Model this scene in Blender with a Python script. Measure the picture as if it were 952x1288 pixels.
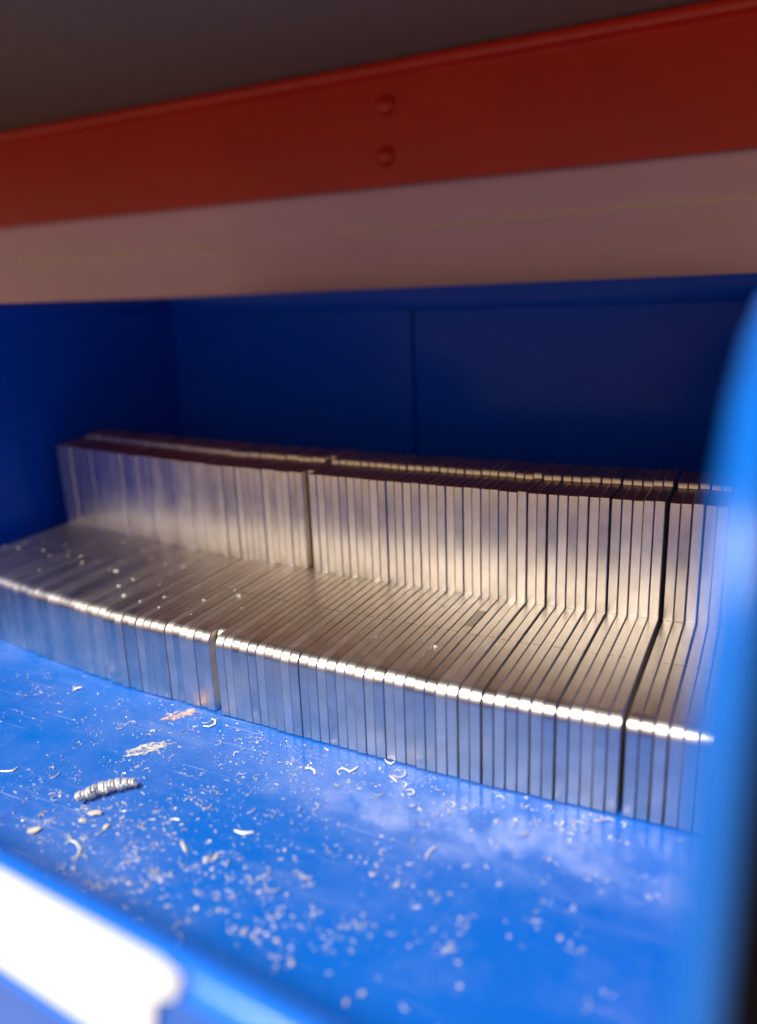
import bpy, bmesh, math, random
from mathutils import Matrix, Vector
random.seed(7)
sc = bpy.context.scene
for o in list(bpy.data.objects):
    bpy.data.objects.remove(o)

# ---------------------------------------------------------------- camera
S = 0.13                       # metres per layout unit (camera stands one unit above the bin floor)
M = ((0.89347017, 0.44744667, -0.0387625),      # right
     (0.08747416, -0.25802337, -0.96217057),    # down
     (-0.44052165, 0.85627999, -0.2696762))     # forward
F = 986.97                     # focal length in photo pixels (952 x 1288)
cam = bpy.data.cameras.new('camera')
cam_o = bpy.data.objects.new('camera', cam)
sc.collection.objects.link(cam_o)
r, d, f = M
cam_o.matrix_world = Matrix(((r[0], -d[0], -f[0], 0), (r[1], -d[1], -f[1], 0), (r[2], -d[2], -f[2], S), (0, 0, 0, 1)))
cam.sensor_fit = 'VERTICAL'
cam.sensor_height = 24
cam.lens = F / 1288 * 24
cam.clip_start = 0.002
cam.clip_end = 50
cam.dof.use_dof = True
cam.dof.focus_distance = 1.86 * S
cam.dof.aperture_fstop = (cam.lens / 1000) / (0.041 * S)
sc.camera = cam_o

# ---------------------------------------------------------------- world, lights, exposure
world = bpy.data.worlds.new('World')
sc.world = world
world.use_nodes = True
bg = world.node_tree.nodes['Background']
bg.inputs[0].default_value = (0.95, 0.66, 0.42, 1)     # warm dim workshop around the rack
bg.inputs[1].default_value = 0.72

def area(name, loc, target, size, power, col):
    l = bpy.data.lights.new(name, 'AREA')
    l.shape = 'RECTANGLE'
    l.size, l.size_y = size
    l.energy = power
    l.color = col
    o = bpy.data.objects.new(name, l)
    sc.collection.objects.link(o)
    o.location = Vector(loc)
    o.rotation_euler = (Vector(target) - Vector(loc)).to_track_quat('-Z', 'Y').to_euler()
    return o
# workshop ceiling lamp above and in front of the rack
area('ceiling_lamp', (-0.40, -0.56, 0.95), (-0.14, 0.13, 0.0), (0.55, 0.16), 30, (1.0, 0.98, 0.95))

vs = sc.view_settings
vs.view_transform = 'Standard'
vs.look = 'None'
vs.exposure = 0
vs.gamma = 1
vs.use_curve_mapping = False

# ---------------------------------------------------------------- helpers
def V(*p):
    return Vector(p) * S

def ray(px, py):
    a, b = (px - 476) / F, (py - 644) / F
    return Vector([M[0][i] * a + M[1][i] * b + M[2][i] for i in range(3)])

def on_z(px, py, z):            # photo pixel -> point on a level surface, layout units
    q = ray(px, py)
    t = (z - 1.0) / q.z
    return Vector((0, 0, 1)) + q * t

def mesh_obj(name, verts, faces, mat, parent=None, smooth=None):
    me = bpy.data.meshes.new(name)
    me.from_pydata([tuple(v) for v in verts], [], faces)
    me.update()
    bm = bmesh.new(); bm.from_mesh(me)
    bmesh.ops.recalc_face_normals(bm, faces=bm.faces)
    bm.to_mesh(me); bm.free()
    if smooth is not None:
        for p in me.polygons: p.use_smooth = True
        me.set_sharp_from_angle(angle=math.radians(smooth))
    me.materials.append(mat)
    o = bpy.data.objects.new(name, me)
    sc.collection.objects.link(o)
    if parent: o.parent = parent
    return o

def box_bm(lo, hi, bevel=0.0, seg=2):
    bm = bmesh.new()
    bmesh.ops.create_cube(bm, size=1)
    lo, hi = Vector(lo) * S, Vector(hi) * S
    for v in bm.verts:
        v.co = Vector((lo[i] + (v.co[i] + .5) * (hi[i] - lo[i]) for i in range(3)))
    if bevel:
        bmesh.ops.bevel(bm, geom=list(bm.edges), offset=bevel * S, segments=seg, affect='EDGES', profile=.5)
    return bm

def bm_obj(name, bm, mat, parent=None, smooth=40):
    me = bpy.data.meshes.new(name)
    bmesh.ops.recalc_face_normals(bm, faces=bm.faces)
    bm.to_mesh(me); bm.free()
    if smooth is not None:
        for p in me.polygons: p.use_smooth = True
        me.set_sharp_from_angle(angle=math.radians(smooth))
    me.materials.append(mat)
    o = bpy.data.objects.new(name, me)
    sc.collection.objects.link(o)
    if parent: o.parent = parent
    return o

def sweep(name, path_a, path_b, profile, mat, parent=None, smooth=40):
    """closed profile (u across, w up) carried from point a to point b (layout units)"""
    a, b = Vector(path_a), Vector(path_b)
    ax = (b - a).normalized()
    up = Vector((0, 0, 1))
    if abs(ax.z) > .9:
        up = Vector((0, 1, 0))
    out = ax.cross(up).normalized()
    n = len(profile)
    vs_ = [(a + out * u + up * w) * S for u, w in profile] + [(b + out * u + up * w) * S for u, w in profile]
    fs = [(i, (i + 1) % n, n + (i + 1) % n, n + i) for i in range(n)]
    fs += [tuple(range(n))[::-1], tuple(range(n, 2 * n))]
    return mesh_obj(name, vs_, fs, mat, parent, smooth)

def tube(name, pts, rad, mat, seg=6, taper=True):
    """thin bent sliver along points (layout units)"""
    vs_, fs = [], []
    n = len(pts)
    for i, p in enumerate(pts):
        p = Vector(p)
        t = (Vector(pts[min(n - 1, i + 1)]) - Vector(pts[max(0, i - 1)])).normalized()
        sd = t.cross(Vector((0, 0, 1)))
        sd = sd.normalized() if sd.length > 1e-6 else Vector((1, 0, 0))
        up = sd.cross(t)
        rr = rad * (1 if not taper else .45 + .55 * math.sin(math.pi * (i + .5) / n))
        for j in range(seg):
            a = 2 * math.pi * j / seg
            vs_.append((p + sd * rr * math.cos(a) + up * rr * .7 * math.sin(a)) * S)
    for i in range(n - 1):
        for j in range(seg):
            fs.append((i * seg + j, i * seg + (j + 1) % seg, (i + 1) * seg + (j + 1) % seg, (i + 1) * seg + j))
    fs += [tuple(range(seg))[::-1], tuple(range((n - 1) * seg, n * seg))]
    return mesh_obj(name, vs_, fs, mat, None, 60)

def tag(o, label=None, cat=None, group=None, kind=None):
    if label: o['label'] = label
    if cat: o['category'] = cat
    if group: o['group'] = group
    if kind: o['kind'] = kind
    return o

def empty(name, loc=(0, 0, 0)):
    o = bpy.data.objects.new(name, None)
    o.empty_display_size = .02
    o.location = Vector(loc) * S
    sc.collection.objects.link(o)
    return o

# ---------------------------------------------------------------- materials
class NT:
    def __init__(self, name):
        self.m = bpy.data.materials.new(name)
        self.m.use_nodes = True
        self.t = self.m.node_tree
        self.b = self.t.nodes['Principled BSDF']
    def n(self, typ, **kw):
        x = self.t.nodes.new(typ)
        for k, v in kw.items():
            if hasattr(x, k): setattr(x, k, v)
            else: x.inputs[k].default_value = v
        return x
    def l(self, a, b): self.t.links.new(a, b)
    def coord(self, scale=(1, 1, 1), which='Object'):
        c = self.n('ShaderNodeTexCoord'); mp = self.n('ShaderNodeMapping')
        mp.inputs['Scale'].default_value = scale
        self.l(c.outputs[which], mp.inputs[0])
        return mp.outputs[0]
    def noise(self, vec, scale, detail=4, rough=.55):
        x = self.n('ShaderNodeTexNoise')
        x.inputs['Scale'].default_value = scale; x.inputs['Detail'].default_value = detail
        x.inputs['Roughness'].default_value = rough
        self.l(vec, x.inputs['Vector'])
        return x.outputs['Fac']
    def ramp(self, fac, stops):
        x = self.n('ShaderNodeValToRGB')
        e = x.color_ramp.elements
        while len(e) < len(stops): e.new(.5)
        for i, (p, c) in enumerate(stops):
            e[i].position = p; e[i].color = c if len(c) == 4 else (*c, 1)
        self.l(fac, x.inputs[0])
        return x.outputs[0]
    def mix(self, fac, a, b, mode='MIX'):
        x = self.n('ShaderNodeMix', data_type='RGBA', blend_type=mode)
        for s, v in ((x.inputs[0], fac), (x.inputs[6], a), (x.inputs[7], b)):
            if isinstance(v, (int, float)): s.default_value = v
            elif isinstance(v, tuple): s.default_value = v if len(v) == 4 else (*v, 1)
            else: self.l(v, s)
        return x.outputs[2]
    def math(self, op, a, b=0.0, c=None):
        x = self.n('ShaderNodeMath', operation=op)
        for i, v in enumerate((a, b) if c is None else (a, b, c)):
            if isinstance(v, (int, float)): x.inputs[i].default_value = v
            else: self.l(v, x.inputs[i])
        return x.outputs[0]
    def bump(self, h, strength=.2, dist=.0002):
        x = self.n('ShaderNodeBump')
        x.inputs['Strength'].default_value = strength; x.inputs['Distance'].default_value = dist
        self.l(h, x.inputs['Height']); self.l(x.outputs[0], self.b.inputs['Normal'])

def steel(name, tint=(.88, .82, .74), dark=(.79, .72, .63), rough=.31, scribe=True, stain=False, smear=False):
    k = NT(name)
    oi = k.n('ShaderNodeObjectInfo')
    rnd = oi.outputs['Random']
    off = k.n('ShaderNodeVectorMath', operation='SCALE')
    cmb = k.n('ShaderNodeCombineXYZ')
    for i in range(3): k.l(rnd, cmb.inputs[i])
    k.l(cmb.outputs[0], off.inputs[0]); off.inputs['Scale'].default_value = 3.7
    tc = k.n('ShaderNodeTexCoord')
    add = k.n('ShaderNodeVectorMath', operation='ADD')
    k.l(tc.outputs['Object'], add.inputs[0]); k.l(off.outputs[0], add.inputs[1])
    def mapped(sc_):
        mp = k.n('ShaderNodeMapping'); mp.inputs['Scale'].default_value = sc_
        k.l(add.outputs[0], mp.inputs[0]); return mp.outputs[0]
    grind = k.noise(mapped((500, 5000, 5000)), 1, 2, .6)        # fine marks across the narrow edge
    blotch = k.noise(mapped((90, 160, 160)), 1, 4, .6)
    col = k.mix(k.ramp(blotch, [(.38, (0, 0, 0)), (.68, (1, 1, 1))]), dark, tint)
    # plate to plate difference
    val = k.math('MULTIPLY_ADD', rnd, .12, .90)
    hs = k.n('ShaderNodeHueSaturation'); k.l(val, hs.inputs['Value']); k.l(col, hs.inputs['Color'])
    col = hs.outputs[0]
    sep = k.n('ShaderNodeSeparateXYZ'); k.l(tc.outputs['Object'], sep.inputs[0])
    if scribe:                                       # broken scratch line across the treads
        wob = k.noise(k.coord((60, 1, 1)), 1, 1)
        dy = k.math('ABSOLUTE', k.math('SUBTRACT', sep.outputs[1], .262 * S))
        line = k.math('LESS_THAN', dy, .0016 * S)
        brk = k.math('GREATER_THAN', k.noise(mapped((300, 30, 30)), 1, 1), .5)
        top = k.math('GREATER_THAN', sep.outputs[2], .205 * S)
        msk = k.math('MULTIPLY', k.math('MULTIPLY', line, brk), top)
        col = k.mix(k.math('MULTIPLY', msk, .7), col, (.10, .075, .06))
    if stain:
        a = k.math('GREATER_THAN', sep.outputs[1], .30 * S); b_ = k.math('LESS_THAN', sep.outputs[1], .40 * S)
        t_ = k.math('GREATER_THAN', sep.outputs[2], .205 * S); u_ = k.math('LESS_THAN', sep.outputs[2], .22 * S)
        msk = k.math('MULTIPLY', k.math('MULTIPLY', a, b_), k.math('MULTIPLY', t_, u_))
        col = k.mix(k.math('MULTIPLY', msk, .6), col, (.11, .09, .07))
    if smear:
        a = k.math('GREATER_THAN', sep.outputs[2], .02 * S); b_ = k.math('LESS_THAN', sep.outputs[2], .075 * S)
        u_ = k.math('LESS_THAN', sep.outputs[1], .01 * S)
        msk = k.math('MULTIPLY', k.math('MULTIPLY', a, b_), u_)
        col = k.mix(k.math('MULTIPLY', msk, .55), col, (.95, .92, .85))
    k.l(col, k.b.inputs['Base Color'])
    k.b.inputs['Metallic'].default_value = 1
    rg = k.math('ADD', k.math('MULTIPLY_ADD', blotch, .10, rough - .05), k.math('MULTIPLY', rnd, .09))
    k.l(rg, k.b.inputs['Roughness'])
    ripple = k.noise(mapped((120, 1100, 1100)), 1, 2, .5)      # chatter marks left by the grinder
    k.bump(k.math('ADD', k.math('ADD', k.math('MULTIPLY', grind, .6), k.math('MULTIPLY', ripple, .8)), blotch), .10, .00010)
    return k.m

def blue_paint(name, dusty=False, lo=(.002, .062, .60), hi=(.003, .078, .70), spec=.13):
    k = NT(name)
    co = k.coord()
    big = k.noise(co, 22, 4)
    col = k.mix(big, lo, hi)
    rough = .24
    if dusty:
        film = k.ramp(k.noise(co, 16, 6, .62), [(.46, (0, 0, 0)), (.70, (1, 1, 1))])
        fine = k.ramp(k.noise(co, 330, 3, .7), [(.52, (0, 0, 0)), (.78, (1, 1, 1))])
        film2 = k.math('MULTIPLY_ADD', fine, .34, .14)
        fac = k.math('MULTIPLY', film, film2)
        col = k.mix(fac, col, (.36, .36, .52))
        sw = k.ramp(k.noise(k.coord((14, 150, 14)), 1.0, 3, .6), [(.60, (0, 0, 0)), (.75, (1, 1, 1))])
        col = k.mix(k.math('MULTIPLY', sw, .10), col, (.5, .5, .6))
        for ang, st, cut in ((.5, 1.0, .70), (-.7, 1.3, .72), (1.3, .8, .71)):       # rubbed scratches
            mp = k.n('ShaderNodeMapping'); mp.inputs['Rotation'].default_value = (0, 0, ang); mp.inputs['Scale'].default_value = (22 * st, 1500 * st, 1)
            k.l(k.n('ShaderNodeTexCoord').outputs['Object'], mp.inputs[0])
            ln = k.ramp(k.noise(mp.outputs[0], 1, 1, .5), [(cut, (0, 0, 0)), (cut + .05, (1, 1, 1))])
            zone = k.ramp(k.noise(co, 30 + 9 * st, 2), [(.48, (0, 0, 0)), (.62, (1, 1, 1))])
            col = k.mix(k.math('MULTIPLY', k.math('MULTIPLY', ln, zone), .45), col, (.50, .52, .62))
        grime = k.ramp(k.noise(co, 38, 6, .7), [(.56, (0, 0, 0)), (.72, (1, 1, 1))])
        col = k.mix(k.math('MULTIPLY', grime, .35), col, (.004, .045, .30))
        k.l(k.math('ADD', k.math('MULTIPLY_ADD', fac, .55, .15), k.math('MULTIPLY', k.ramp(k.noise(co, 75, 5, .65), [(.40, (0, 0, 0)), (.62, (1, 1, 1))]), .30)), k.b.inputs['Roughness'])
    else:
        scuff = k.ramp(k.noise(k.coord((20, 20, 120)), 1, 5, .65), [(.58, (0, 0, 0)), (.8, (1, 1, 1))])
        col = k.mix(k.math('MULTIPLY', scuff, .05), col, (.25, .30, .48))
        k.l(k.math('MULTIPLY_ADD', k.noise(co, 60, 4), .18, rough - .06), k.b.inputs['Roughness'])
    k.l(col, k.b.inputs['Base Color'])
    k.b.inputs['Specular IOR Level'].default_value = .27 if dusty else spec
    k.bump(k.noise(co, 900, 3), .05, .0002)
    return k.m

def plain(name, c1, c2, scale, rough, metallic=0.0, bump=.1, bscale=600, stretch=(1, 1, 1)):
    k = NT(name)
    co = k.coord(stretch)
    k.l(k.mix(k.noise(co, scale, 5, .6), c1, c2), k.b.inputs['Base Color'])
    k.b.inputs['Roughness'].default_value = rough
    k.b.inputs['Metallic'].default_value = metallic
    k.bump(k.noise(co, bscale, 3), bump, .0003)
    return k.m

M_steel = steel('ground_steel')
M_stain = steel('stained_steel', stain=True)
M_smear = steel('smeared_steel', smear=True)
M_top = steel('dark_brown_steel', (.34, .25, .22), (.24, .17, .15), .36, scribe=False)
M_floor = blue_paint('dusty_blue_paint', True, (.004, .096, .42), (.006, .122, .50))
M_blue = blue_paint('blue_paint')
M_hem = blue_paint('blue_hem_paint', False, (.003, .105, .46), (.004, .12, .52), .4)
M_lip = blue_paint('lit_blue_paint', False, (.006, .13, .66), (.008, .16, .74), .5)  # the bin's own blue, lightened to carry the lamp's brightness on the lip
M_red = plain('red_paint', (.36, .008, .004), (.62, .017, .006), 11, .38, 0, .12, 500)
M_pale = plain('pale_enamel', (.55, .33, .46), (.74, .45, .61), 11, .30, 0, .04, 200, (1, 1, 4))
M_gleam = plain('painted_gleam', (.92, .74, .62), (.98, .84, .70), 60, .5)  # pale colour standing in for light reflected onto the rear panel
M_board = plain('grey_board', (.16, .13, .13), (.26, .21, .20), 260, .8, 0, .3, 800)
M_deck = plain('dark_board', (.016, .016, .02), (.03, .03, .034), 120, .7, 0, .3, 700)
M_card = plain('white_card', (.84, .85, .88), (.88, .89, .91), 30, .55, 0, .05, 900)
M_clear = plain('clear_holder', (.55, .65, .78), (.6, .7, .82), 30, .2, 0, .02, 400)
M_chip = plain('swarf', (.80, .77, .72), (.93, .91, .88), 900, .38, .45, .3, 3000)
M_coil = plain('coil_swarf', (.60, .58, .55), (.88, .86, .82), 500, .45, .45, .3, 3000)
M_grit = plain('grit', (.42, .38, .36), (.74, .69, .66), 500, .6, .15, .3, 3000)
M_tan = plain('tan_flake', (.50, .45, .36), (.70, .65, .55), 700, .7, 0, .4, 2500)
M_rust = plain('rust_smudge', (.62, .34, .22), (.70, .48, .38), 600, .8, 0, .3, 2500)

# ---------------------------------------------------------------- the rack around the bin (setting)
YB = 2.80                     # inner face of the bin's back wall
XL = -2.435                   # inner face of the bin's left wall
YR = 3.10                     # face of the red beam
rack = dict(x0=-7.5, x1=3.2)
o = bm_obj('lower_shelf', box_bm((rack['x0'], .78, -.20), (rack['x1'], 3.3, -.034)), M_deck); tag(o, kind='structure')
o = bm_obj('upper_shelf', box_bm((rack['x0'], .31, 1.872), (rack['x1'], 3.3, 2.0)), M_board); tag(o, kind='structure')
o = bm_obj('back_panel', box_bm((rack['x0'], 3.17, -.03), (rack['x1'], 3.22, 1.868)), M_pale); tag(o, kind='structure')

panel = o
def panel_gleam(pl):               # streak of reflected light along the pale panel, built as a pale strip
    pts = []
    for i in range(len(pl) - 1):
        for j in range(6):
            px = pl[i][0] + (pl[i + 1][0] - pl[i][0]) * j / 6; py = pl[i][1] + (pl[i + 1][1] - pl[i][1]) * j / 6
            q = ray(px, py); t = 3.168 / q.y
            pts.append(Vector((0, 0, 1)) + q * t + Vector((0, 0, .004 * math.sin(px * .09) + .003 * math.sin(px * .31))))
    b = tube('gleam_streak', pts, .013, M_gleam, 8)
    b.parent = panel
beam = empty('shelf_beam', (-1.45, YR, 1.41))
tag(beam, 'red painted steel shelf beam with two domed bolts, above the pale rear panel', 'beam')
def at(o):                     # keep world-space mesh while parented to an offset root
    o.matrix_parent_inverse = Matrix.Translation(o.parent.location).inverted()
    return o
panel_gleam([(-40, 334), (60, 328), (160, 320), (250, 312), (280, 322)])
panel_gleam([(420, 294), (520, 288), (640, 275), (760, 264), (870, 254), (1000, 244)])
web = [(0, 1.415), (.05, 1.415), (.05, 1.866), (-.018, 1.866), (-.024, 1.862), (-.026, 1.850), (-.026, 1.835), (-.022, 1.826), (-.008, 1.818), (0, 1.806)]
def beam_profile(pts, name):
    vs_ = []
    for x in (rack['x0'], rack['x1']):
        for u, z in pts: vs_.append(V(x, YR + u, z))
    n = len(pts)
    fs = [(i, (i + 1) % n, n + (i + 1) % n, n + i) for i in range(n)] + [tuple(range(n))[::-1], tuple(range(n, 2 * n))]
    return at(mesh_obj(name, vs_, fs, M_red, beam, 30))
beam_profile(web, 'web')
def dome(name, c, r_, h, mat, parent, seg=20, rings=5):
    vs_, fs = [], []
    for j in range(rings):
        a = j / (rings) * math.pi / 2
        for i in range(seg):
            t = i / seg * 2 * math.pi
            vs_.append(V(c[0] + r_ * math.cos(a) * math.cos(t), c[1] - h * math.sin(a), c[2] + r_ * math.cos(a) * math.sin(t)))
    vs_.append(V(c[0], c[1] - h, c[2]))
    for j in range(rings - 1):
        for i in range(seg):
            fs.append((j * seg + i, j * seg + (i + 1) % seg, (j + 1) * seg + (i + 1) % seg, (j + 1) * seg + i))
    for i in range(seg): fs.append(((rings - 1) * seg + i, (rings - 1) * seg + (i + 1) % seg, len(vs_) - 1))
    fs.append(tuple(range(seg)))
    return at(mesh_obj(name, vs_, fs, mat, parent, 50))
for px, py in ((485, 133), (485, 197)):
    q = ray(px, py); t = YR / q.y; p = Vector((0, 0, 1)) + q * t
    dome('bolt', (p.x, YR, p.z), .041, .030, M_red, beam)

# ---------------------------------------------------------------- the blue bin
binr = empty('storage_bin', (-1.2, 1.65, -.03))
tag(binr, 'blue painted steel storage bin with low front lip and white card, holding the steel plates', 'bin')
LR = Vector((-.02, .405, 0)); LL = Vector((XL, .597, 0))      # ends of the front lip
LZ = .40
# floor
fl = [(XL - .02, LL.y - .0), (.0, LR.y), (.0, YB + .02), (XL - .02, YB + .02)]
vs_ = [V(x, y, -.03) for x, y in fl] + [V(x, y, 0) for x, y in fl]
at(mesh_obj('floor_panel', vs_, [(3, 2, 1, 0), (4, 5, 6, 7)] + [(i, (i + 1) % 4, 4 + (i + 1) % 4, 4 + i) for i in range(4)], M_floor, binr))
SEAM = -1.262
RIM = .958; TOP = 1.012
at(bm_obj('back_sheet', box_bm((XL - .02, YB, .002), (SEAM - .008, YB + .018, .93)), M_blue, binr))
at(bm_obj('back_sheet', box_bm((SEAM + .008, YB - .006, .002), (-.002, YB + .018, .93), .003), M_blue, binr))
at(bm_obj('back_stiffener', box_bm((XL, YB + .019, .002), (-.002, YB + .03, TOP - .006), .002), M_blue, binr))
at(bm_obj('back_rim', box_bm((XL, YB - .006, .9306), (-.002, YB + .017, TOP), .002), M_blue, binr))
def side_outline(y0):           # low front, top corner raked back: (y, z)
    return [(y0 - .045, 0), (y0 - .01, .50), (y0 + .012, .74), (y0 + .03, .80), (y0 + .07, .86), (y0 + .15, .91), (y0 + .28, .945), (y0 + .45, .96)]
def side_wall(x0, x1, y0, top):
    out = side_outline(y0)
    poly = out + [(YB - .0005, .97), (YB - .0005, .0)]
    n = len(poly)
    vs_ = [V(x0, y, max(z, .002)) for y, z in poly] + [V(x1, y, max(z, .002)) for y, z in poly]
    fs = [tuple(range(n))[::-1], tuple(range(n, 2 * n))] + [(i, (i + 1) % n, n + (i + 1) % n, n + i) for i in range(n)]
    at(mesh_obj('side_sheet', vs_, fs, M_blue, binr))
    xm = (x0 + x1) / 2
    pts = []
    for a_, b_ in zip(out, out[1:]):
        for j_ in range(4): pts.append(Vector((xm, a_[0] + (b_[0] - a_[0]) * j_ / 4 - .004, a_[1] + (b_[1] - a_[1]) * j_ / 4 + .006)))
    pts.append(Vector((xm, out[-1][0], .972)))
    vs_, fs, seg = [], [], 14
    for i_, p in enumerate(pts):
        t = (pts[min(len(pts) - 1, i_ + 1)] - pts[max(0, i_ - 1)]).normalized()
        nn = Vector((0, t.z, -t.y))
        for q in range(seg):
            a_ = 2 * math.pi * q / seg
            vs_.append((p + Vector((1, 0, 0)) * .0165 * math.cos(a_) + nn * .0165 * math.sin(a_)) * S)
    for i_ in range(len(pts) - 1):
        for q in range(seg): fs.append((i_ * seg + q, i_ * seg + (q + 1) % seg, (i_ + 1) * seg + (q + 1) % seg, (i_ + 1) * seg + q))
    fs += [tuple(range(seg))[::-1], tuple(range((len(pts) - 1) * seg, len(pts) * seg))]
    at(mesh_obj('front_hem', vs_, fs, M_hem, binr, 60))
side_wall(XL - .02, XL, .60, .97)
side_wall(-.018, -.003, .435, .97)
at(bm_obj('side_rim', box_bm((XL - .018, 1.05, RIM), (XL + .014, YB - .014, TOP), .007), M_blue, binr))
at(bm_obj('side_rim', box_bm((-.026, .90, RIM - .004), (.003, YB - .014, .985), .007), M_blue, binr))
# low front lip with rolled top edge
lip = [(.0, -.06), (-.014, -.06), (-.016, LZ - .03)]
for a in range(0, 9):
    t = math.pi * (1 - a / 8)
    lip.append((.006 + .024 * math.cos(t) , LZ - .024 + .024 * math.sin(t)))
lip += [(.03, LZ - .05), (.022, LZ - .055), (.016, LZ - .03), (.0, LZ - .03)]
ax = (LR - LL).normalized()
def lip_pt(s, out, z):         # s along the lip (0..1), out towards the viewer's side
    p = LL.lerp(LR, s); nrm = Vector((ax.y, -ax.x, 0))
    return Vector((p.x + nrm.x * out, p.y + nrm.y * out, z))
def lip_sweep(name, prof, s0, s1, mat, smooth=40):
    n = len(prof)
    vs_ = [lip_pt(s, -u, w) * S for s in (s0, s1) for u, w in prof]
    fs = [(i, (i + 1) % n, n + (i + 1) % n, n + i) for i in range(n)] + [tuple(range(n))[::-1], tuple(range(n, 2 * n))]
    return at(mesh_obj(name, vs_, fs, mat, binr, smooth))
lip_sweep('front_lip', lip, .004, .99, M_lip)
def s_of(px, py):              # photo pixel on the lip's face -> (s, z)
    q = ray(px, py); nrm = Vector((ax.y, -ax.x, 0))
    base = LL + nrm * .016
    t = nrm.dot(base) / nrm.dot(q); p = q * t
    return (p - LL).dot(ax) / (LR - LL).length, 1 + p.z
sR, zT = s_of(227, 1217); sN, zN = s_of(189, 1250); _, zB = s_of(0, 1208)
def flat_on_lip(name, outline, o0, o1, mat):
    n = len(outline)
    vs_ = [lip_pt(s, o0, z) * S for s, z in outline] + [lip_pt(s, o1, z) * S for s, z in outline]
    fs = [tuple(range(n))[::-1], tuple(range(n, 2 * n))] + [(i, (i + 1) % n, n + (i + 1) % n, n + i) for i in range(n)]
    return at(mesh_obj(name, vs_, fs, mat, binr))
card = flat_on_lip('label_card', [(.17, zT), (sR - .01, zT), (sR, zT - .008), (sR - .004, zN + .02), (sN + .004, zN + .004), (sN - .004, zB), (.17, zB)], .019, .0215, M_card)
rail = flat_on_lip('card_rail', [(.15, zB - .018), (sN + .02, zB - .018), (sN + .02, zB - .004), (.15, zB - .004)], .018, .026, M_lip)

# ---------------------------------------------------------------- stepped steel plates
T = .0230                       # plate thickness
H1, H2, H3 = .212, .507, .521
D1, D2, D3 = .492, .635, .775
def plate_profile():
    p = [(.004, 0), (0, .004)]
    R_ = .031
    for i in range(9):
        a = math.pi - i / 8 * math.pi / 2
        p.append((R_ + R_ * math.cos(a), H1 - R_ + R_ * math.sin(a)))
    p += [(D1 - .0024, H1), (D1, H1 + .0024)]
    for i in range(4):
        a = math.pi - i / 3 * math.pi / 2
        p.append((D1 + .004 + .004 * math.cos(a), H2 - .004 + .004 * math.sin(a)))
    p += [(D2, H2), (D2 + .001, H2 + .002), (D2 + .001, H3 - .003), (D2 + .004, H3)]
    p += [(D3 - .006, H3), (D3, H3 - .006), (D3, .004), (D3 - .004, 0)]
    return p
def plate_mesh():
    p = plate_profile(); n = len(p); b = .0016
    # inward offset
    ins = []
    for i in range(n):
        a, c, e = Vector(p[i - 1]), Vector(p[i]), Vector(p[(i + 1) % n])
        t1, t2 = (c - a).normalized(), (e - c).normalized()
        n1, n2 = Vector((t1.y, -t1.x)), Vector((t2.y, -t2.x))
        m = (n1 + n2).normalized(); k = b / max(.4, m.dot(n1))
        ins.append(c + m * k)
    vs_ = []
    for x, prof in ((-T / 2, ins), (-T / 2 + b, p), (T / 2 - b, p), (T / 2, ins)):
        for y, z in prof: vs_.append(V(x, y, z))
    fs = []
    for r_ in range(3):
        for i in range(n):
            j = (i + 1) % n
            fs.append((r_ * n + i, r_ * n + j, (r_ + 1) * n + j, (r_ + 1) * n + i))
    fs += [tuple(range(n))[::-1], tuple(range(3 * n, 4 * n))]
    o = mesh_obj('stepped_plate', vs_, fs, M_steel, None, 35)
    o.data.materials.append(M_top)               # darker brown upper faces
    for q in o.data.polygons:
        if q.normal.z > .9 and q.center.z > (H2 - .01) * S: q.material_index = 1
    return o
proto = plate_mesh()
curve = [(-2.36, 1.508), (-2.106, 1.471), (-1.983, 1.448), (-1.81, 1.424), (-1.608, 1.401), (-1.495, 1.386), (-1.20, 1.376),
         (-1.165, 1.370), (-.913, 1.359), (-.52, 1.352), (-.32, 1.357), (-.196, 1.365), (0, 1.366)]
def front_y(x):
    for (a, ya), (b, yb) in zip(curve, curve[1:]):
        if a <= x <= b: return ya + (yb - ya) * (x - a) / (b - a)
    return curve[-1][1] if x > 0 else curve[0][1]
# gaps between runs: position of the gap's middle, width
gaps = [(-.1945, .0088), (-.322, .0026), (-.371, .0016), (-.470, .0030), (-.5215, .0026), (-.1159, .0024), (-.1448, .0016),
        (-.916, .0012), (-1.985, .0025), (-1.44, .0016), (-1.40, .0018)]
xs = []                          # centres, from the near side wall towards the far one
x = -.0365
while x - T / 2 > -2.335:
    xs.append(x)
    nx = x - T - .0013
    for g, w in gaps:
        if nx - 0 < g - 0 + T / 2 and x > g: 
            if abs((x - T / 2) - g) < T * .62: nx -= w
    x = nx
RUNS = [(-.195, 'plates between the wide black gap and the near wall'), (-.322, 'plates in the run of five beside the wide black gap'),
        (-.5215, 'plates in the short runs parted by thin black gaps'), (-1.155, 'plates in the long tight run'),
        (-1.985, 'plates in the curving run'), (-9, 'plates in the dusty run by the far side wall')]
def ordinal(n):
    return '%d%s' % (n, 'th' if 10 <= n % 100 <= 20 else {1: 'st', 2: 'nd', 3: 'rd'}.get(n % 10, 'th'))
dull_x = min(xs, key=lambda q: abs(q + 1.172))
stain_x = min(xs, key=lambda q: abs(q + .617))
smear_x = min(xs, key=lambda q: abs(q + .968))
rp = random.Random(3)
first = True
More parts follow.
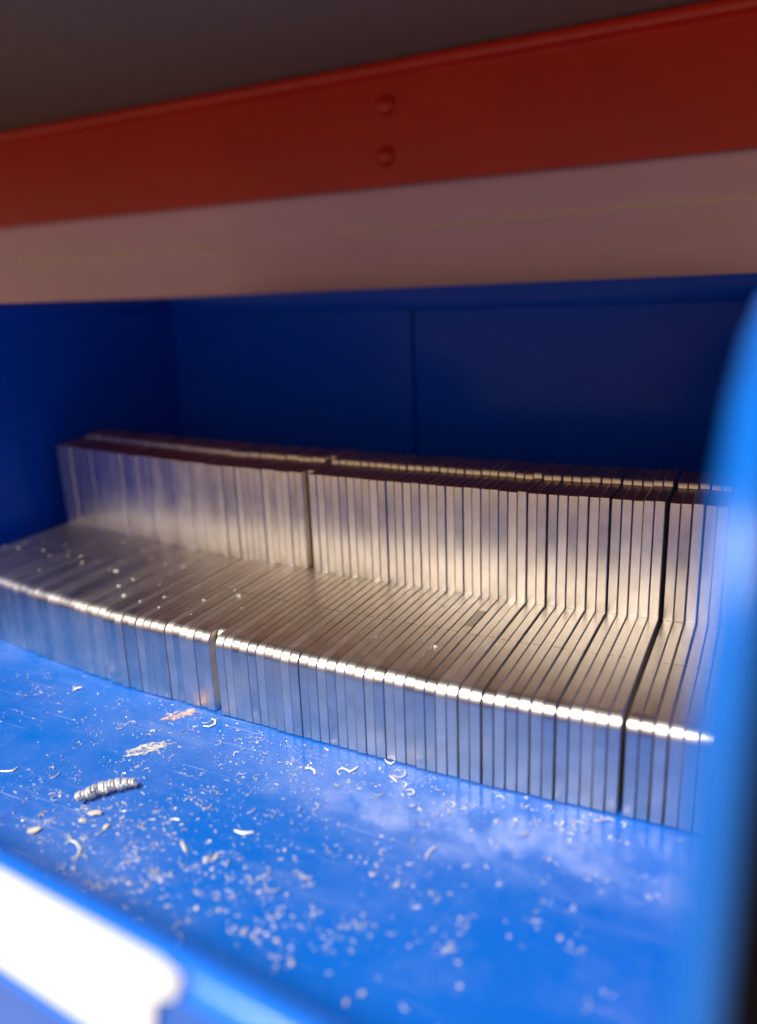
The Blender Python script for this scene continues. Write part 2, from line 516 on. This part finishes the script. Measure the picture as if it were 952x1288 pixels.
for i, x in enumerate(xs):
    o = proto if first else proto.copy()
    if not first: sc.collection.objects.link(o)
    first = False
    y = front_y(x) + rp.uniform(-1, 1) * (.0030 if x < -1.2 else .0018)
    k = min(1, max(0, (-x - .75) / .5))
    rz = math.radians(1.8 * k + (.6 if x < -1.9 else 0))
    rx = 0.0
    if x == dull_x:
        y += .036
    o.location = V(x, y, .0005)
    o.rotation_euler = (rx + math.radians(rp.uniform(0, .25)), 0, rz + math.radians(rp.uniform(-.05, .05)))
    o.scale = (1, 1, rp.uniform(.9975, 1.0005))
    for lim, grp in RUNS:
        if x > lim: break
    wide = sum(1 for q in xs if q > -.195)          # plates between the wide gap and the near wall
    di = xs.index(dull_x)
    if i < wide: lab = 'stepped steel plate, %s from the wide black gap towards the near bin wall' % ordinal(wide - i)
    elif i < di - 14: lab = 'stepped steel plate, %s from the wide black gap towards the pushed-back plate' % ordinal(i - wide + 1)
    elif i < di: lab = 'stepped steel plate, %s from the pushed-back plate towards the wide black gap' % ordinal(di - i)
    else: lab = 'stepped steel plate, %s from the pushed-back plate towards the far side wall' % ordinal(i - di)
    tag(o, lab, 'steel plate', grp)
    for xx, mat, lab in ((dull_x, None, 'stepped steel plate pushed back between its neighbours, leaving a broad dark slot'),
                         (stain_x, M_stain, 'stepped steel plate with a dark rectangular stain on its tread'),
                         (smear_x, M_smear, 'stepped steel plate with a pale smear low on its front edge')):
        if x == xx and mat:
            o.data = o.data.copy(); o.data.materials[0] = mat
        if x == xx:
            o['label'] = lab
            if 'group' in o: del o['group']

# ---------------------------------------------------------------- swarf and grit on the bin floor
rg = random.Random(11)
def lump(vs_, fs, c, s, rnd, flat=.5):
    """small angular flake"""
    b = len(vs_)
    a0 = rnd.uniform(0, 6.28)
    el = rnd.choice((1.0, 1.3, 1.6, 2.0, 2.4, 2.9)); n = rnd.choice((3, 4, 4, 5))
    h = s * flat * rnd.uniform(.5, 1.3); tl = rnd.uniform(-.5, .5)
    for lvl in (0, 1):
        for j in range(n):
            a = j * 2 * math.pi / n + rnd.uniform(-.5, .5); q = s * rnd.uniform(.5, 1.15) * (1 if lvl == 0 else .8)
            u, w = q * el * math.cos(a), q / el * math.sin(a)
            vs_.append(V(c[0] + u * math.cos(a0) - w * math.sin(a0), c[1] + u * math.sin(a0) + w * math.cos(a0), c[2] + .0003 + lvl * (h + tl * u * .5 if h + tl * u * .5 > .0003 else .0003)))
    fs.append(tuple(b + j for j in range(n))[::-1]); fs.append(tuple(b + n + j for j in range(n)))
    for j in range(n): fs.append((b + j, b + (j + 1) % n, b + n + (j + 1) % n, b + n + j))
clusters = [  # photo px centre, spread, count, grain size
    (470, 965, 90, 28, 170, .0030), (330, 930, 70, 26, 150, .0030), (140, 885, 95, 30, 150, .0032), (60, 870, 60, 30, 70, .0028),
    (250, 1080, 90, 40, 130, .0034), (330, 1060, 70, 40, 100, .0032), (130, 1030, 70, 35, 150, .0034), (60, 1010, 50, 40, 60, .003),
    (620, 1000, 90, 26, 90, .0034), (740, 1040, 60, 14, 50, .0034), (600, 1090, 150, 60, 70, .0036), (330, 1150, 90, 35, 70, .0038),
    (450, 1200, 90, 45, 60, .0038), (560, 1180, 120, 60, 40, .0036), (300, 1000, 160, 60, 220, .0024), (220, 960, 60, 25, 70, .0028),
    (170, 1110, 50, 20, 50, .0036), (300, 905, 110, 22, 90, .0028), (520, 985, 80, 14, 90, .0028), (430, 1060, 160, 80, 170, .0024)]
def on_floor(px, py):
    p = on_z(px, py, 0)
    if p.y > front_y(max(-2.35, min(0, p.x))) - .012 or p.x < XL + .02 or p.x > -.05: return None
    lp = LL.lerp(LR, (p.x - LL.x) / (LR.x - LL.x))
    return p if p.y > lp.y + .06 else None
piles = ([], []), ([], []), ([], [])
for cx_, cy_, sx, sy, n, s in clusters:
    nn = int(n * .38)
    for _ in range(nn):                              # grains lie in small drifts
        qx, qy = rg.gauss(cx_, sx), rg.gauss(cy_, sy)
        tight = rg.uniform(3, 16)
        for k_ in range(rg.choice((1, 2, 4, 6, 9, 14))):
            p = on_floor(rg.gauss(qx, tight), rg.gauss(qy, tight * .6))
            if not p: continue
            z_ = .78 * s * rg.choice((.25, .3, .4, .5, .6, .75, .9, 1.3))
            lump(*piles[rg.choice((0, 0, 1, 2))], (p.x, p.y, 0.0), z_, rg)
def curl(vs_, fs, c, R0, w, rnd):          # tiny bent shaving, an arc of thin strip standing on its edge
    b = len(vs_); n = 6; a0 = rnd.uniform(0, 6.28); sp = rnd.uniform(.8, 3.6); dz = rnd.uniform(-.3, .6)
    for i in range(n):
        a = a0 + sp * i / (n - 1); ww = w * (.5 + .5 * math.sin(math.pi * (i + .6) / n))
        for rr_, z0 in ((R0, 0), (R0 + ww * .6, 0), (R0 + ww * .6, ww), (R0, ww)):
            vs_.append(V(c[0] + rr_ * math.cos(a), c[1] + rr_ * math.sin(a), .0004 + z0 + max(0, dz * R0 * i / n)))
    for i in range(n - 1):
        for j in range(4): fs.append((b + i * 4 + j, b + i * 4 + (j + 1) % 4, b + i * 4 + 4 + (j + 1) % 4, b + i * 4 + 4 + j))
    fs.append((b + 3, b + 2, b + 1, b)); fs.append(tuple(b + (n - 1) * 4 + j for j in range(4)))
for _ in range(190):
    cx_, cy_, sx, sy, n, s = rg.choice(clusters)
    p = on_floor(rg.gauss(cx_, sx * 1.1), rg.gauss(cy_, sy * 1.1))
    if p: curl(*piles[rg.choice((0, 1, 1))], (p.x, p.y), rg.uniform(.004, .013), rg.uniform(.0014, .0030), rg)
for (vs_, fs), mat, nm, lab in zip(piles, (M_grit, M_chip, M_tan), ('pale_grit', 'metal_grit', 'tan_grit'),
                                   ('pale dust and grit scattered over the blue bin floor', 'bright metal filings scattered over the blue bin floor', 'tan specks of grit scattered over the blue bin floor')):
    tag(mesh_obj(nm, vs_, fs, mat), lab, 'grit', None, 'stuff')
# grit lying on the treads
vs_, fs = [], []
for cx_, cy_, sx, sy, n, s in [(110, 690, 60, 16, 34, .0040), (230, 740, 60, 20, 26, .0036), (560, 800, 90, 18, 12, .003), (330, 730, 60, 14, 12, .003)]:
    for _ in range(n):
        p = on_z(rg.gauss(cx_, sx), rg.gauss(cy_, sy), H1)
        fy = front_y(max(-2.35, min(-.05, p.x)))
        if fy + .06 < p.y < fy + D1 - .02 and -2.33 < p.x < -.06:
            lump(vs_, fs, (p.x, p.y, H1 + .0012), s * rg.choice((.6, .8, 1.0, 1.4)), rg)
for px, py in ((105, 657), (155, 683), (193, 684), (104, 708), (138, 718), (145, 719), (155, 750), (300, 750), (548, 815)):
    p = on_z(px, py, H1); lump(vs_, fs, (p.x, p.y, H1 + .0012), .0075, rg)
o = mesh_obj('tread_grit', vs_, fs, M_grit)
tag(o, 'pale specks of grit lying on the treads of the steel plates', 'grit', None, 'stuff')

def from_px(pl, z):
    return [on_z(a, b, z) for a, b in pl]

# tightly wound spiral of swarf
a, b = on_z(97, 1006, .012), on_z(170, 986, .012)
pts = []
turns, per = 25, 10
rs_ = [random.Random(5 + t).uniform(.84, 1.08) for t in range(turns + 1)]
L = (b - a); dirv = L.normalized(); side = Vector((-dirv.y, dirv.x, 0))
for i in range(turns * per + 1):
    u = i / (turns * per); th = 2 * math.pi * i / per
    rad = .0125 * (.42 + .58 * math.sin(math.pi * min(1, u * .75 + .16))) * (1 + .22 * math.sin(i * .83 / 2) * math.sin(i * .31)) * rs_[i // per]
    c = a + L * (u + .018 * math.sin(i * .19)) + side * (.010 * math.sin(u * 3.1))
    pts.append(c + dirv * .004 * math.cos(th + .6) + side * rad * math.cos(th) + Vector((0, 0, 1)) * (rad * math.sin(th) + rad * .15 + .003))
o = tube('spiral_swarf', pts, .0024, M_coil, 6, False)
mz = min(v.co.z for v in o.data.vertices); o.location.z = .0002 - mz
tag(o, 'thick grey spiral of metal swarf lying on the blue bin floor', 'swarf')

singles = [  # pixel path, radius, label
    ([(90, 1082), (98, 1078), (101, 1069), (96, 1061), (88, 1058), (83, 1062)], .0030, 'thin pale ring-shaped curl of swarf near the white card'),
    ([(256, 914), (263, 915), (270, 912), (271, 907), (266, 905)], .0026, 'hook-shaped curl of swarf close to the pushed-back plate'),
    ([(384, 967), (390, 967), (395, 970), (396, 975)], .0028, 'short pale comma-shaped chip on the bin floor'),
    ([(429, 966), (437, 970), (440, 972), (447, 968), (450, 965)], .0024, 'thin V-shaped sliver of swarf on the bin floor'),
    ([(484, 956), (487, 960), (492, 962), (496, 959)], .0024, 'small curled sliver touching the foot of the plates'),
    ([(490, 977), (495, 981), (499, 985)], .0024, 'short straight sliver beside the V-shaped one'),
    ([(535, 1082), (539, 1073), (544, 1068), (549, 1066)], .0022, 'dull bent wire-like sliver on the open part of the bin floor'),
    ([(295, 1046), (305, 1049), (319, 1048)], .0030, 'long flat sliver in the patch of coarse grit'),
    ([(0, 971), (9, 971), (17, 970), (22, 966)], .0024, 'thin bowed sliver on the floor by the far wall side of the spiral'),
    ([(228, 1060), (231, 1066), (234, 1073)], .0036, 'short translucent-looking flake behind the coarse grit patch'),
    ([(213, 1033), (219, 1031), (226, 1032)], .0022, 'tiny straight sliver between spiral and coarse grit'),
    ([(92, 870), (97, 867), (103, 866)], .0040, 'bright flat chip by the foot of the curving run'),
]
for pl, rad, lab in singles:
    q = from_px(pl, 0)
    dense = []
    for i in range(len(q) - 1):
        for j in range(3): dense.append(q[i].lerp(q[i + 1], j / 3))
    dense.append(q[-1])
    for i, p in enumerate(dense): p.z = rad * .75 + .0006
    o = tube('swarf_sliver', dense, rad, M_chip, 6)
    tag(o, lab, 'swarf')

def rock(name, px, py, s, mat, label, group=None, el=1.0, ang=0, flat=.38):
    p = on_z(px, py, 0)
    bm = bmesh.new()
    bmesh.ops.create_icosphere(bm, subdivisions=1, radius=1)
    rr = random.Random(int(px * 31 + py))
    for v in bm.verts:
        k_ = rr.uniform(.5, 1.15)
        v.co = Vector((v.co.x * el * k_, v.co.y / el * k_, v.co.z * flat * k_))
    mz_ = min(v.co.z for v in bm.verts)
    for v in bm.verts:
        v.co.z -= mz_
        v.co *= s * S
    o = bm_obj(name, bm, mat, None, 30)
    o.location = V(p.x, p.y, .0002); o.rotation_euler = (0, 0, ang)
    tag(o, label, 'chip', group)
    return o
flakes = [(120, 1025, .014, 1.5, .4), (104, 1033, .010, 1.2, .1), (43, 1046, .013, 1.2, .8), (133, 1041, .009, 1.2, 2.0)]
for px, py, s, el, a_ in flakes:
    rock('tan_flake', px, py, s, M_tan, 'tan crumbly flake near the spiral swarf', 'tan flakes by the spiral', el, a_)
lumps = [(162, 1112, .012, 1.2), (178, 1122, .009, 1.1), (247, 1143, .011, 1.1), (210, 1141, .010, 1.3), (272, 1078, .015, 1.8),
         (258, 1080, .011, 1.3), (308, 1172, .016, 1.5), (318, 1178, .012, 1.2), (347, 1184, .012, 1.1), (366, 1212, .015, 1.4),
         (293, 1128, .012, 1.3), (275, 1145, .012, 1.2), (468, 1101, .011, 1.4), (439, 1166, .008, 1.0), (358, 1070, .010, 1.3),
         (161, 1042, .007, 1.3), (690, 1083, .008, 1.3), (704, 1181, .010, 1.0), (520, 1115, .007, 1.0), (640, 1178, .008, 1.0),
         (456, 1250, .013, 1.5), (435, 1262, .013, 1.2), (578, 1242, .010, 1.0), (330, 957, .007, 1.3), (120, 900, .007, 1.4), (285, 953, .006, 1.2),
         (108, 903, .006, 1.3), (159, 902, .007, 1.1), (480, 1052, .008, 1.0), (545, 1170, .008, 1.0), (230, 1090, .008, 1.3), (308, 1093, .007, 1.0)]
for i, (px, py, s, el) in enumerate(lumps):
    rock('grit_lump', px, py, s * .45, M_grit, 'pale coarse lump of grit on the blue bin floor', 'coarse grit lumps on the bin floor', el, i * 1.3)
# dried smudges on the floor
def smudge(name, px, py, s, el, ang, mat, label):
    p = on_z(px, py, 0); rr = random.Random(int(px)); n = 26
    vs_ = []
    for i in range(n):
        t = 2 * math.pi * i / n; k_ = rr.uniform(.55, 1.05)
        u, w = s * el * k_ * math.cos(t), s / el * k_ * math.sin(t)
        vs_.append(V(p.x + u * math.cos(ang) - w * math.sin(ang), p.y + u * math.sin(ang) + w * math.cos(ang), .0006))
    vs_ += [v + Vector((0, 0, .0010 * S)) for v in vs_]
    fs = [tuple(range(n))[::-1], tuple(range(n, 2 * n))] + [(i, (i + 1) % n, n + (i + 1) % n, n + i) for i in range(n)]
    o = mesh_obj(name, vs_, fs, mat)
    tag(o, label, 'smudge')
def smudge_mat(name, c):
    k = NT(name); co = k.coord()
    k.b.inputs['Base Color'].default_value = (*c, 1); k.b.inputs['Roughness'].default_value = .8
    k.l(k.ramp(k.noise(co, 420, 5, .7), [(.42, (0, 0, 0)), (.66, (1, 1, 1))]), k.b.inputs['Alpha'])
    return k.m
smudge('dried_smudge', 184, 943, .040, 1.7, .95, smudge_mat('cream_smudge', (.72, .68, .58)), 'cream dried smudge on the bin floor behind the spiral swarf')
smudge('dried_smudge', 225, 900, .036, 1.5, .9, smudge_mat('orange_smudge', (.72, .50, .40)), 'pale orange dried smudge on the floor close to the pushed-back plate')

# ---------------------------------------------------------------- render settings
sc.render.engine = 'CYCLES'
sc.cycles.max_bounces = 12
sc.cycles.glossy_bounces = 8
sc.cycles.diffuse_bounces = 5
sc.render.resolution_x = 757
sc.render.resolution_y = 1024
